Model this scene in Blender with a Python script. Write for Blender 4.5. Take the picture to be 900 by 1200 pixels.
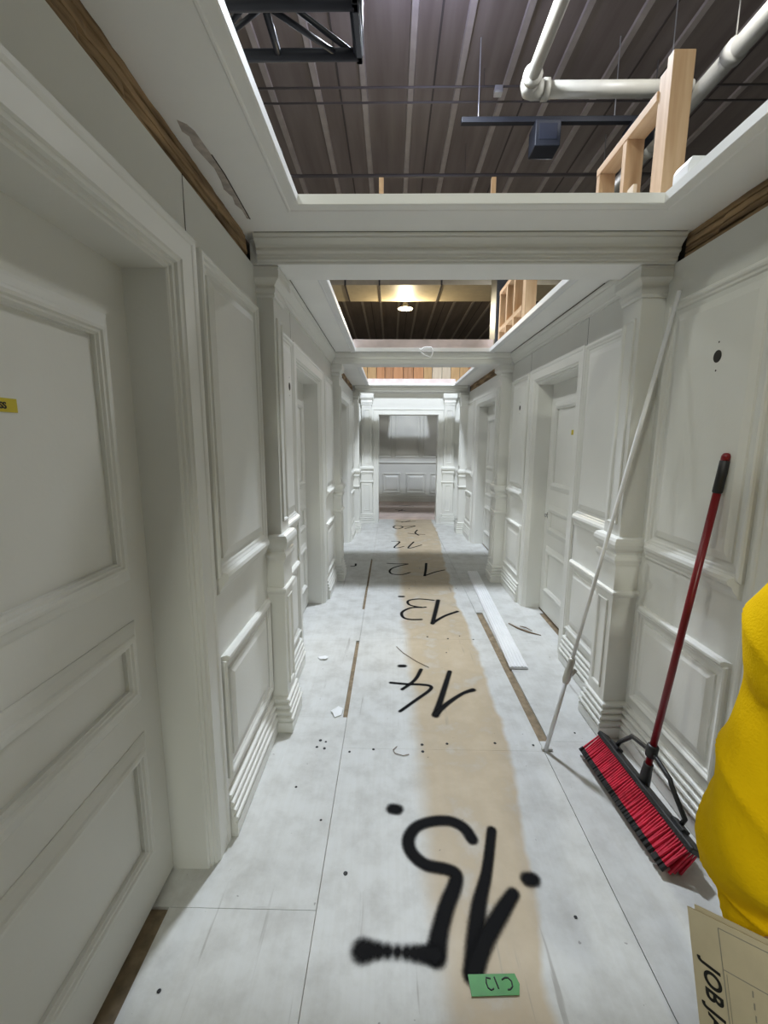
import bpy, bmesh, math, random
from mathutils import Vector, Matrix
for o in list(bpy.data.objects): bpy.data.objects.remove(o)
SC = bpy.context.scene
COL = SC.collection
R = random.Random(7)

# ------------------------------------------------------------------ camera
cam = bpy.data.objects.new('camera', bpy.data.cameras.new('camera'))
COL.objects.link(cam)
TH, PSI, ROLL, FPX, H = .1635, .0163, .0049, 506.0, 1.55
fw = Vector((-math.sin(PSI)*math.cos(TH), math.cos(PSI)*math.cos(TH), -math.sin(TH)))
r0 = Vector((math.cos(PSI), math.sin(PSI), 0)); u0 = r0.cross(fw)
rt = r0*math.cos(ROLL) + u0*math.sin(ROLL); up = u0*math.cos(ROLL) - r0*math.sin(ROLL)
M = Matrix((rt, up, -fw)).transposed().to_4x4(); M.translation = Vector((0, 0, H))
cam.matrix_world = M
cam.data.sensor_fit = 'VERTICAL'; cam.data.sensor_height = 36.0
cam.data.lens = 36.0*FPX/1200; cam.data.clip_start = .05; cam.data.clip_end = 100
SC.camera = cam

# ------------------------------------------------------------------ exposure / world
vs = SC.view_settings
vs.view_transform = 'Standard'; vs.look = 'None'; vs.gamma = 1; vs.use_curve_mapping = False
vs.exposure = -0.02
SC.display_settings.display_device = 'sRGB'
wd = bpy.data.worlds.new('world'); SC.world = wd; wd.use_nodes = True
wd.node_tree.nodes['Background'].inputs[0].default_value = (.85, .92, 1, 1)
wd.node_tree.nodes['Background'].inputs[1].default_value = .10

LAMPS = [  # location, power, colour, label
    ((.35, 4.62, 5.80), 1020, (.84, .92, 1.0), 'round high bay lamp nearest, hanging above the second ceiling opening'),
    ((.40, -5.9, 5.75), 560, (.97, 1.0, .88), 'round high bay lamp behind the viewpoint'),
    ((-2.0, -3.2, 5.80), 300, (.98, 1.0, .90), 'added unseen fill lamp at left, behind the viewpoint'),  # added out of view to brighten the person and the card
    ((-2.4, 1.0, 5.80), 130, (.98, 1.0, .90), 'added unseen fill lamp at left, beside the truss end'),  # left side lamps from here are added, unseen, to fill the walls
    ((-2.4, 4.2, 5.80), 175, (.95, .97, 1.0), 'added unseen fill lamp at left, level with the second opening'),
    ((-2.4, 7.4, 5.80), 150, (.90, .94, 1.0), 'added unseen fill lamp at left, level with the end wall'),
    ((2.95, 1.0, 5.80), 26, (.98, 1.0, .90), 'added unseen fill lamp at right, nearest the viewpoint'),  # right side lamps likewise added out of view as wall fill
    ((2.70, 3.9, 5.80), 185, (.95, .97, 1.0), 'added unseen fill lamp at right, above the drain pipe'),
    ((2.95, 9.2, 5.80), 130, (.90, .94, 1.0), 'added unseen fill lamp at right, level with the end wall'),
    ((.358, 12.8, 5.15), 350, (1.0, .90, .66), 'round high bay lamp glowing just under the far beige duct'),
]

# ------------------------------------------------------------------ helpers
def tag(o, label=None, cat=None, group=None, kind=None):
    if label: o['label'] = label
    if cat: o['category'] = cat
    if group: o['group'] = group
    if kind: o['kind'] = kind
    return o

def empty(name, loc=(0, 0, 0), parent=None):
    o = bpy.data.objects.new(name, None); COL.objects.link(o); o.location = loc
    o.empty_display_size = .05
    if parent: o.parent = parent
    return o

def thing(name, label, cat, loc=(0, 0, 0), group=None):
    return tag(empty(name, loc), label, cat, group)

class MB:
    """collects geometry in world coordinates, links it as one mesh object"""
    def __init__(s): s.v = []; s.f = []
    def add(s, vs_, fs):
        n = len(s.v); s.v += [tuple(p) for p in vs_]; s.f += [tuple(i+n for i in f) for f in fs]; return s
    def box(s, x0, x1, y0, y1, z0, z1):
        return s.add([(x, y, z) for x in (x0, x1) for y in (y0, y1) for z in (z0, z1)],
                     [(0, 1, 3, 2), (4, 6, 7, 5), (0, 4, 5, 1), (2, 3, 7, 6), (0, 2, 6, 4), (1, 5, 7, 3)])
    def obox(s, c, ax, ay, az, hx, hy, hz):
        c = Vector(c); ax, ay, az = Vector(ax).normalized(), Vector(ay).normalized(), Vector(az).normalized()
        return s.add([c+ax*hx*i+ay*hy*j+az*hz*k for i in (-1, 1) for j in (-1, 1) for k in (-1, 1)],
                     [(0, 1, 3, 2), (4, 6, 7, 5), (0, 4, 5, 1), (2, 3, 7, 6), (0, 2, 6, 4), (1, 5, 7, 3)])
    def tube(s, pts, r, n=12, cap=True):
        pts = [Vector(p) for p in pts]
        rs = r if isinstance(r, (list, tuple)) else [r]*len(pts)
        rings = []; prev = None
        for i, p in enumerate(pts):
            d = (pts[min(i+1, len(pts)-1)]-pts[max(i-1, 0)]).normalized()
            if prev is None:
                a = Vector((0, 0, 1)) if abs(d.z) < .9 else Vector((1, 0, 0))
                e = d.cross(a).normalized()
            else:
                e = (prev-d*prev.dot(d)).normalized()
            prev = e; g = d.cross(e)
            rings.append([p+(e*math.cos(2*math.pi*k/n)+g*math.sin(2*math.pi*k/n))*rs[i] for k in range(n)])
        vv = [q for ring in rings for q in ring]; ff = []
        for i in range(len(pts)-1):
            for k in range(n):
                ff.append((i*n+k, i*n+(k+1) % n, (i+1)*n+(k+1) % n, (i+1)*n+k))
        if cap:
            ff.append(tuple(range(n-1, -1, -1))); ff.append(tuple((len(pts)-1)*n+k for k in range(n)))
        return s.add(vv, ff)
    def loops(s, loops, closed=True, cap0=False, cap1=False):
        """skin a list of equally long point loops"""
        n = len(loops[0]); vv = [p for l in loops for p in l]; ff = []
        for i in range(len(loops)-1):
            for k in range(n if closed else n-1):
                ff.append((i*n+k, i*n+(k+1) % n, (i+1)*n+(k+1) % n, (i+1)*n+k))
        if cap0: ff.append(tuple(range(n-1, -1, -1)))
        if cap1: ff.append(tuple((len(loops)-1)*n+k for k in range(n)))
        return s.add(vv, ff)
    def lathe(s, c, prof, n=24):
        c = Vector(c)
        return s.loops([[c+Vector((r*math.cos(2*math.pi*k/n), r*math.sin(2*math.pi*k/n), z)) for k in range(n)] for r, z in prof], cap0=True, cap1=True)
    def build(s, name, m, parent=None, smooth=False, bevel=0, seg=2, angle=40):
        me = bpy.data.meshes.new(name); me.from_pydata([Vector(p) for p in s.v], [], s.f)
        bm = bmesh.new(); bm.from_mesh(me); bmesh.ops.recalc_face_normals(bm, faces=bm.faces)
        if smooth:
            for f in bm.faces: f.smooth = True
        bm.to_mesh(me); bm.free()
        o = bpy.data.objects.new(name, me); COL.objects.link(o)
        me.materials.append(m)
        if parent is not None:
            o.parent = parent
            w = Vector((0, 0, 0)); p = parent
            while p: w = w+p.location; p = p.parent
            o.location = -w
        if bevel:
            b = o.modifiers.new('bevel', 'BEVEL'); b.width = bevel; b.segments = seg
            b.limit_method = 'ANGLE'; b.angle_limit = math.radians(35)
        return o

def struct(name, parent=None):
    return tag(empty(name), kind='structure')

# ------------------------------------------------------------------ materials
def nodes(name):
    m = bpy.data.materials.new(name); m.use_nodes = True
    return m, m.node_tree.nodes, m.node_tree.links, m.node_tree.nodes['Principled BSDF']

def simple(name, col, rough=.5, metal=0, var=.06, scale=6, bump=0, bscale=60, spec=.5, sheen=0):
    m, N, L, P = nodes(name)
    P.inputs['Roughness'].default_value = rough; P.inputs['Metallic'].default_value = metal
    P.inputs['Specular IOR Level'].default_value = spec
    if sheen:
        P.inputs['Sheen Weight'].default_value = sheen; P.inputs['Sheen Roughness'].default_value = .4
    t = N.new('ShaderNodeTexCoord'); n = N.new('ShaderNodeTexNoise'); n.inputs['Scale'].default_value = scale
    n.inputs['Detail'].default_value = 4; L.new(t.outputs['Object'], n.inputs['Vector'])
    r = N.new('ShaderNodeValToRGB'); e = r.color_ramp.elements
    e[0].position = .3; e[1].position = .7
    e[0].color = tuple(c*(1-var) for c in col)+(1,); e[1].color = tuple(min(1, c*(1+var)) for c in col)+(1,)
    L.new(n.outputs['Fac'], r.inputs[0]); L.new(r.outputs[0], P.inputs['Base Color'])
    if bump:
        n2 = N.new('ShaderNodeTexNoise'); n2.inputs['Scale'].default_value = bscale; n2.inputs['Detail'].default_value = 3
        L.new(t.outputs['Object'], n2.inputs['Vector'])
        b = N.new('ShaderNodeBump'); b.inputs['Strength'].default_value = bump; b.inputs['Distance'].default_value = .003
        L.new(n2.outputs['Fac'], b.inputs['Height']); L.new(b.outputs[0], P.inputs['Normal'])
    return m

def wood(name, c0, c1, axis=1, rough=.65, scale=9, stretch=.08, bump=.3):
    m, N, L, P = nodes(name)
    P.inputs['Roughness'].default_value = rough
    t = N.new('ShaderNodeTexCoord'); mp = N.new('ShaderNodeMapping')
    sc = [1, 1, 1]; sc[axis] = stretch; mp.inputs['Scale'].default_value = sc
    L.new(t.outputs['Object'], mp.inputs[0])
    n = N.new('ShaderNodeTexNoise'); n.inputs['Scale'].default_value = scale*6; n.inputs['Detail'].default_value = 6
    L.new(mp.outputs[0], n.inputs['Vector'])
    r = N.new('ShaderNodeValToRGB'); e = r.color_ramp.elements
    e[0].position = .3; e[0].color = c0+(1,); e[1].position = .72; e[1].color = c1+(1,)
    L.new(n.outputs['Fac'], r.inputs[0]); L.new(r.outputs[0], P.inputs['Base Color'])
    b = N.new('ShaderNodeBump'); b.inputs['Strength'].default_value = bump; b.inputs['Distance'].default_value = .004
    L.new(n.outputs['Fac'], b.inputs['Height']); L.new(b.outputs[0], P.inputs['Normal'])
    return m

def emis(name, col, st):
    m, N, L, P = nodes(name)
    P.inputs['Base Color'].default_value = col+(1,)
    P.inputs['Emission Color'].default_value = col+(1,); P.inputs['Emission Strength'].default_value = st
    return m

PAINT = simple('white_satin_paint', (.76, .76, .715), .38, var=.025, scale=2.5, bump=.12, bscale=90, spec=.4)
SOFF = simple('white_flat_paint', (.90, .90, .88), .6, var=.03, scale=3, bump=.1, bscale=60, spec=.3)
RAWEDGE = simple('oversprayed_plywood_edge', (.62, .52, .50), .8, var=.12, scale=9)
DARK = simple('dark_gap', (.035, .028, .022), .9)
ROUGHWOOD = wood('rough_exposed_lath', (.075, .04, .018), (.52, .35, .19), 1, .9, 5, .12, .8)
STUD = wood('pine_stud', (.44, .26, .13), (.62, .43, .26), 2, .6, 4, .1, .15)
STUDH = wood('pine_plate', (.44, .26, .13), (.62, .43, .26), 1, .6, 4, .1, .15)
PLYY = simple('plywood_gusset', (.66, .55, .42), .7, var=.1, scale=12)
BLACK = simple('black_plastic', (.012, .012, .013), .42, var=.2)
BLACKM = simple('black_truss_paint', (.010, .011, .015), .5, var=.2, spec=.3)
METAL = simple('galvanised_metal', (.55, .54, .50), .45, .6, var=.08)
PIPEM = simple('white_painted_pipe', (.30, .285, .24), .5, var=.08)
DUCTM = simple('beige_duct', (.56, .48, .33), .5, var=.06)
CHROME = simple('brushed_chrome', (.6, .6, .6), .25, 1, var=.03)
REDM = simple('red_enamel', (.20, .003, .008), .32, var=.06)
REDB = simple('red_bristle', (.62, .018, .055), .5, var=.22, scale=40)
YELTAPE = simple('yellow_tape', (.62, .50, .03), .5, var=.05)
GREENTAPE = simple('green_tape', (.04, .25, .04), .5, var=.12, scale=20)
INK = simple('black_ink', (.008, .008, .008), .6)
PAPER = simple('manila_card', (.66, .57, .39), .75, var=.04, scale=30)
GREYLINE = simple('grey_print', (.33, .30, .24), .8)
WHITEPAPER = simple('white_scrap', (.82, .83, .84), .7)
BROWNSCRAP = simple('brown_scrap', (.20, .14, .09), .8)
TRIMW = simple('white_primed_trim', (.82, .825, .83), .4, var=.03)
FLEECE = simple('yellow_fleece', (.98, .61, .006), .9, var=.06, scale=14, bump=.5, bscale=260, spec=.05)
JEANS = simple('dark_denim', (.03, .04, .07), .85, var=.15, scale=40)
SKIN = simple('skin', (.50, .30, .21), .5, var=.06, scale=20)
HAIR = simple('dark_hair', (.04, .025, .018), .6, var=.2, scale=50)
SHOE = simple('black_shoe', (.02, .02, .02), .5)
LENS = {}

def roof_mat():
    m, N, L, P = nodes('painted_roof_deck'); P.inputs['Roughness'].default_value = .65
    t = N.new('ShaderNodeTexCoord'); mp = N.new('ShaderNodeMapping'); mp.inputs['Scale'].default_value = (3, .25, 1)
    n = N.new('ShaderNodeTexNoise'); n.inputs['Scale'].default_value = 2; n.inputs['Detail'].default_value = 5
    L.new(t.outputs['Object'], mp.inputs[0]); L.new(mp.outputs[0], n.inputs['Vector'])
    r = N.new('ShaderNodeValToRGB'); e = r.color_ramp.elements
    e[0].position = .3; e[0].color = (.12, .092, .075, 1); e[1].position = .75; e[1].color = (.19, .155, .13, 1)
    L.new(n.outputs['Fac'], r.inputs[0]); L.new(r.outputs[0], P.inputs['Base Color'])
    return m
ROOF = roof_mat()
RIB = simple('roof_rib_paint', (.32, .275, .235), .6, var=.1)

def floor_mat():
    m, N, L, P = nodes('worn_white_plywood')
    P.inputs['Roughness'].default_value = .5; P.inputs['Specular IOR Level'].default_value = .35
    g = N.new('ShaderNodeNewGeometry'); sep = N.new('ShaderNodeSeparateXYZ'); L.new(g.outputs['Position'], sep.inputs[0])
    def math_(op, a, b=None, c=None):
        n = N.new('ShaderNodeMath'); n.operation = op
        for i, v in enumerate((a, b, c)):
            if v is None: continue
            if isinstance(v, (int, float)): n.inputs[i].default_value = v
            else: L.new(v, n.inputs[i])
        return n.outputs[0]
    def noise(scale, det=5, stretch=(1, 1, 1), rough=.55):
        mp = N.new('ShaderNodeMapping'); mp.inputs['Scale'].default_value = stretch; L.new(g.outputs['Position'], mp.inputs[0])
        n = N.new('ShaderNodeTexNoise'); n.inputs['Scale'].default_value = scale; n.inputs['Detail'].default_value = det
        n.inputs['Roughness'].default_value = rough
        L.new(mp.outputs[0], n.inputs['Vector']); return n.outputs['Fac']
    def ramp(v, pts):
        r = N.new('ShaderNodeValToRGB'); cr = r.color_ramp
        while len(cr.elements) < len(pts): cr.elements.new(.5)
        for e, (p, c) in zip(cr.elements, pts):
            e.position = p; e.color = (c, c, c, 1) if isinstance(c, (int, float)) else tuple(c)+(1,)
        L.new(v, r.inputs[0]); return r.outputs[0]
    def mix(f, a, b):
        n = N.new('ShaderNodeMix'); n.data_type = 'RGBA'
        L.new(f, n.inputs[0])
        for i, v in ((6, a), (7, b)):
            if isinstance(v, tuple): n.inputs[i].default_value = v+(1,)
            else: L.new(v, n.inputs[i])
        return n.outputs[2]
    x, y = sep.outputs[0], sep.outputs[1]
    yn = math_('MULTIPLY', y, .1)
    lft = ramp(yn, [(0, .16), (.10, .16), (.2, .14), (.33, .14), (.76, .08)])
    rgt = ramp(yn, [(0, .44), (.10, .46), (.125, .52), (.2, .62), (.33, .64), (.45, .66), (.75, .80)])
    wob = math_('MULTIPLY_ADD', noise(2.2, 4), .16, -.08)
    xw = math_('ADD', x, wob)
    a = math_('SUBTRACT', xw, lft); b = math_('SUBTRACT', rgt, xw)
    fa = math_('SMOOTH_MAX', a, -1, 0)
    def sstep(v, lo, hi):
        n = N.new('ShaderNodeMapRange'); n.interpolation_type = 'SMOOTHSTEP'
        n.inputs[1].default_value = lo; n.inputs[2].default_value = hi; L.new(v, n.inputs[0]); return n.outputs[0]
    band = math_('MULTIPLY', sstep(a, -.05, .05), sstep(b, -.015, .02))
    # only the middle run of sheets is worn, and the white comes back in patches
    patch = sstep(noise(5, 6), .30, .48)
    band = math_('MULTIPLY', band, math_('MULTIPLY_ADD', patch, .45, .52))
    mott = noise(7, 7, rough=.65)
    white = ramp(mott, [(.25, (.47, .465, .44)), (.55, (.62, .625, .605)), (.8, (.67, .68, .675))])
    tan = ramp(noise(5, 6), [(.3, (.42, .33, .21)), (.6, (.52, .425, .295)), (.8, (.57, .49, .37))])
    c = mix(band, white, tan)
    grime = sstep(noise(1.4, 6), .56, .78)
    c = mix(math_('MULTIPLY', grime, .45), c, (.40, .39, .36))
    # scratches and speckles
    sc1 = sstep(noise(26, 3, (1, .055, 1), .5), .665, .73)
    sc2 = sstep(noise(26, 3, (.07, 1, 1), .5), .73, .79)
    msk = sstep(noise(3, 3), .42, .60)
    c = mix(math_('MULTIPLY', math_('MULTIPLY', math_('MAXIMUM', sc1, math_('MULTIPLY', sc2, .5)), msk), .6), c, (.25, .23, .20))
    gr = sstep(noise(60, 3, (1, .02, 1), .5), .42, .62)
    c = mix(math_('MULTIPLY', gr, .07), c, (.42, .39, .33))
    sp = sstep(noise(34, 2), .735, .765)
    c = mix(math_('MULTIPLY', sp, .55), c, (.12, .11, .10))
    L.new(c, P.inputs['Base Color'])
    bm_ = N.new('ShaderNodeBump'); bm_.inputs['Strength'].default_value = .12; bm_.inputs['Distance'].default_value = .003
    L.new(mott, bm_.inputs['Height']); L.new(bm_.outputs[0], P.inputs['Normal'])
    return m
FLOORM = floor_mat()
SUBFLOOR = simple('raw_brown_subfloor', (.25, .19, .12), .85, var=.3, scale=25)
PINK = simple('raw_pinkish_plywood', (.66, .54, .48), .75, var=.1, scale=5)
CONC = simple('grey_concrete', (.25, .25, .24), .8, var=.1)

def spray_mat():
    m, N, L, P = nodes('black_spray_paint')
    P.inputs['Base Color'].default_value = (.010, .010, .011, 1); P.inputs['Roughness'].default_value = .9; P.inputs['Specular IOR Level'].default_value = .1
    at = N.new('ShaderNodeAttribute'); at.attribute_name = 'fade'
    g = N.new('ShaderNodeNewGeometry')
    n = N.new('ShaderNodeTexNoise'); n.inputs['Scale'].default_value = 160; n.inputs['Detail'].default_value = 2
    L.new(g.outputs['Position'], n.inputs['Vector'])
    a = N.new('ShaderNodeMath'); a.operation = 'MULTIPLY_ADD'; a.inputs[1].default_value = .22; a.inputs[2].default_value = -.11
    L.new(n.outputs['Fac'], a.inputs[0])
    s = N.new('ShaderNodeMath'); s.operation = 'ADD'; L.new(at.outputs['Fac'], s.inputs[0]); L.new(a.outputs[0], s.inputs[1])
    mr = N.new('ShaderNodeMapRange'); mr.interpolation_type = 'SMOOTHSTEP'
    mr.inputs[1].default_value = .04; mr.inputs[2].default_value = .90; mr.inputs[4].default_value = 1
    L.new(s.outputs[0], mr.inputs[0]); L.new(mr.outputs[0], P.inputs['Alpha'])
    return m
SPRAY = spray_mat()

# ------------------------------------------------------------------ dimensions
XL, XR, YE = -.63, 1.25, 8.12          # wall faces, end wall
ZW, ZS = 2.33, 2.43                    # top of wall, soffit
wl = lambda h, u, z: (XL+h, u, z)
wr = lambda h, u, z: (XR-h, u, z)
we = lambda h, u, z: (u, YE-h, z)

def frame(mb, mp, a0, a1, b0, b1, prof, field=True):
    """mitred picture-frame moulding; prof = (inset, height)"""
    lp = [[mp(h, a0+d, b0+d), mp(h, a1-d, b0+d), mp(h, a1-d, b1-d), mp(h, a0+d, b1-d)] for d, h in prof]
    mb.loops(lp, cap1=field)

def casing(mb, mp, a0, a1, zt, prof):
    """three-sided door casing; prof = (distance outward from opening, height)"""
    lp = [[mp(h, a0-d, 0), mp(h, a0-d, zt+d), mp(h, a1+d, zt+d), mp(h, a1+d, 0)] for d, h in prof]
    mb.loops(lp, closed=False)

def run(mb, mp, a0, a1, prof, m0=0, m1=0):
    """straight moulding between a0 and a1; prof = (height out of wall, z); m = mitre factor"""
    mb.loops([[mp(h, a0-m0*h, z) for h, z in prof], [mp(h, a1+m1*h, z) for h, z in prof]], closed=False)
    for a, m_ in ((a0, -m0), (a1, m1)):
        mb.add([mp(h, a+m_*h, z) for h, z in prof], [tuple(range(len(prof)))])

def wrap3(mb, mp, a0, a1, hs, prof):
    """moulding around the three free sides of a pilaster; prof = (outward, z)"""
    lp = [[mp(-.01, a0-d, z), mp(hs+d, a0-d, z), mp(hs+d, a1+d, z), mp(-.01, a1+d, z)] for d, z in prof]
    mb.loops(lp, closed=False)
    for l in (lp[0], lp[-1]): mb.add(l, [(0, 1, 2, 3)])

PANEL = [(0, -.004), (0, .012), (.005, .018), (.013, .020), (.020, .017), (.026, .011), (.034, .009), (.040, .003), (.056, .001), (.060, .001), (.062, .008), (.066, .009), (.092, .016), (.097, .016)]
PANEL_S = [(0, -.004), (0, .007), (.004, .009), (.010, .006), (.014, .001)]
LEDGE = [(-.004, 1.072), (.020, 1.072), (.032, 1.064), (.036, 1.052), (.032, 1.040), (.024, 1.034), (.020, 1.020), (.012, 1.008), (.010, .996), (-.004, .990)]
LEDGE2 = [(-.004, .752), (.016, .752), (.025, .744), (.026, .735), (.020, .727), (.012, .722), (.006, .714), (-.004, .712)]
def reeds(h0):
    p = [(-.004, .192), (.004+h0, .192)]
    for i, z in enumerate((.188, .156, .124, .092)):
        b = h0+.004+i*.0065
        p += [(b+.004, z), (b+.014, z-.003), (b+.017, z-.010), (b+.014, z-.019), (b+.006, z-.025), (b+.005, z-.031)]
    p += [(h0+.036, .060), (h0+.036, .008), (h0+.032, 0), (-.004, 0)]
    return p
BASE = reeds(0)
CROWN = [(-.01, 2.326), (.012, 2.326), (.014, 2.338), (.020, 2.343), (.022, 2.352), (.026, 2.356), (.034, 2.372), (.046, 2.388), (.050, 2.392), (.050, 2.400), (.056, 2.404), (.060, 2.412), (.060, 2.424), (-.01, 2.424)]
CASE = [(-.001, -.158), (0, -.028), (.004, -.023), (.010, -.022), (.013, -.014), (.022, -.012), (.025, -.003), (.034, .001), (.038, .006), (.098, .008), (.102, .011), (.110, .013), (.122, .013), (.126, .010), (.127, -.01)]
DOORP = [(0, -.004), (0, .003), (.010, .009), (.030, .017), (.034, .022), (.042, .025), (.050, .024), (.054, .019), (.060, .018), (.064, .012), (.067, .011), (.068, -.004), (.072, -.004)]

# ------------------------------------------------------------------ room shell
DOORS = {'L': [(.42, 1.335), (2.96, 3.935), (5.40, 6.47)], 'R': [(.42, 1.335), (3.06, 3.91), (5.40, 6.48)]}
HOLES = {'L': 2.68, 'R': (1.733, 4.29)}

wall_left, wall_right, wall_back, wall_front = (struct(n) for n in ('wall_left', 'wall_right', 'wall_back', 'wall_front'))
door_no = [0]

def panel_bay(mp, par, a0, a1, upper=True):
    m = MB(); frame(m, mp, a0, a1, 1.055, 2.155, PANEL); m.build('upper_panel', PAINT, par)
    m = MB(); frame(m, mp, a0, a1, .245, .735, PANEL); m.build('lower_panel', PAINT, par)
    m = MB(); run(m, mp, a0, a1, LEDGE, -1, -1); m.build('panel_ledge', PAINT, par)
    m = MB(); run(m, mp, a0, a1, LEDGE2, -1, -1); m.build('panel_ledge', PAINT, par)

def peephole(mp, par, u, z, r=.021):
    """drilled hole with two screw holes, seen as a dark cup set in the panel field"""
    m = MB(); n = 20
    ring = lambda h, rr: [mp(h, u+rr*math.cos(2*math.pi*k/n), z+rr*1.1*math.sin(2*math.pi*k/n)) for k in range(n)]
    m.loops([ring(.0165, r), ring(.0170, r), ring(.0168, r*.92)], cap1=True)
    o = m.build('drilled_hole', HOLEM, par)
    m = MB()
    for s in (1, -1):
        rr = .004
        m.loops([[mp(.0168, u+rr*math.cos(k), z+s*.052+rr*math.sin(k)) for k in [i*math.pi/4 for i in range(8)]]]*2, cap1=True)
    m.build('screw_hole', HOLEM, o)
HOLEM = simple('drilled_void', (.03, .026, .022), .9)

def door(side, mp, a0, a1, idx):
    door_no[0] += 1
    d = struct('door_%d' % door_no[0])
    m = MB(); casing(m, mp, a0, a1, 2.04, CASE); m.build('casing', PAINT, d)
    back = -.155
    m = MB()
    pts = [mp(back, a0-.03, 0.012), mp(back-.04, a1+.03, 2.06)]
    xs = sorted(p[0] for p in pts); m.box(xs[0], xs[1], a0-.03, a1+.03, .012, 2.06)
    leaf = m.build('door_leaf', PAINT, d)
    dm = lambda h, u, z: mp(back+h, u, z)
    g = .100
    for z0, z1 in ((1.135, 1.885), (.742, 1.005), (.185, .630)):
        m = MB(); frame(m, dm, a0+g, a1-g, z0, z1, DOORP); m.build('door_panel', PAINT, leaf)
    return d

def pilaster(mp, a0, a1, hs, num, cap_z=(2.20, 2.325), wide=0):
    t = struct('trim_%d' % num)
    zc0, zc1 = cap_z
    m = MB()
    lo = .008
    # shaft: upper body, sunk panel on the face
    for z0, z1, e in ((.16, .985, lo), (.985, zc0+.02, 0)):
        lp = [[mp(-.01, a0-e, z), mp(hs+e, a0-e, z), mp(hs+e, a1+e, z), mp(-.01, a1+e, z)] for z in (z0, z1)]
        m.loops(lp, closed=False)
        m.add(lp[1], [(0, 1, 2, 3)])
    m.build('shaft', PAINT, t, bevel=.003)
    w = a1-a0
    m = MB(); fm = lambda h, u, z: mp(hs+h, u, z)
    frame(m, fm, a0+w*.2, a1-w*.2, 1.14, zc0-.08, PANEL_S); m.build('face_panel', PAINT, t)
    m = MB(); fm2 = lambda h, u, z: mp(hs+lo+h, u, z)
    frame(m, fm2, a0+w*.2, a1-w*.2, .25, .74, PANEL_S); m.build('face_panel', PAINT, t)
    m = MB()
    k = (zc1-zc0)/.125
    P_ = [(-.002, 0), (.006, 0), (.008, .006), (.006, .016), (.010, .020), (.013, .030), (.013, .038), (.009, .046), (.009, .052), (.018, .062), (.028, .070), (.034, .078), (.034, .112), (.036, .114), (.036, .125), (-.002, .125)]
    wrap3(m, mp, a0, a1, hs, [(d, zc0+z*k) for d, z in P_]); m.build('capital', PAINT, t)
    m = MB()
    wrap3(m, mp, a0, a1, hs, [(-.002, 1.082), (.014, 1.082), (.027, 1.076), (.034, 1.062), (.036, 1.045), (.033, 1.028), (.026, 1.016), (.017, 1.010), (.014, 1.000), (.014, .992),
                              (.020, .988), (.024, .978), (.024, .966), (.019, .956), (.014, .946), (.012, .935), (-.002, .935)]); m.build('chair_rail', PAINT, t)
    m = MB()
    wrap3(m, mp, a0-lo, a1+lo, hs, [(.0, .806), (.014, .806), (.021, .800), (.022, .791), (.018, .782), (.010, .776), (.006, .768), (0, .766)]); m.build('band_moulding', PAINT, t)
    m = MB()
    wrap3(m, mp, a0-lo, a1+lo, hs, [(d, z) for d, z in reeds(0.0)]); m.build('reeded_base', PAINT, t)
    return t

PIL_L, PIL_R = .078, .110
PY = [(2.125, 2.285), (4.66, 4.82), (7.23, 7.38)]

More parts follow.
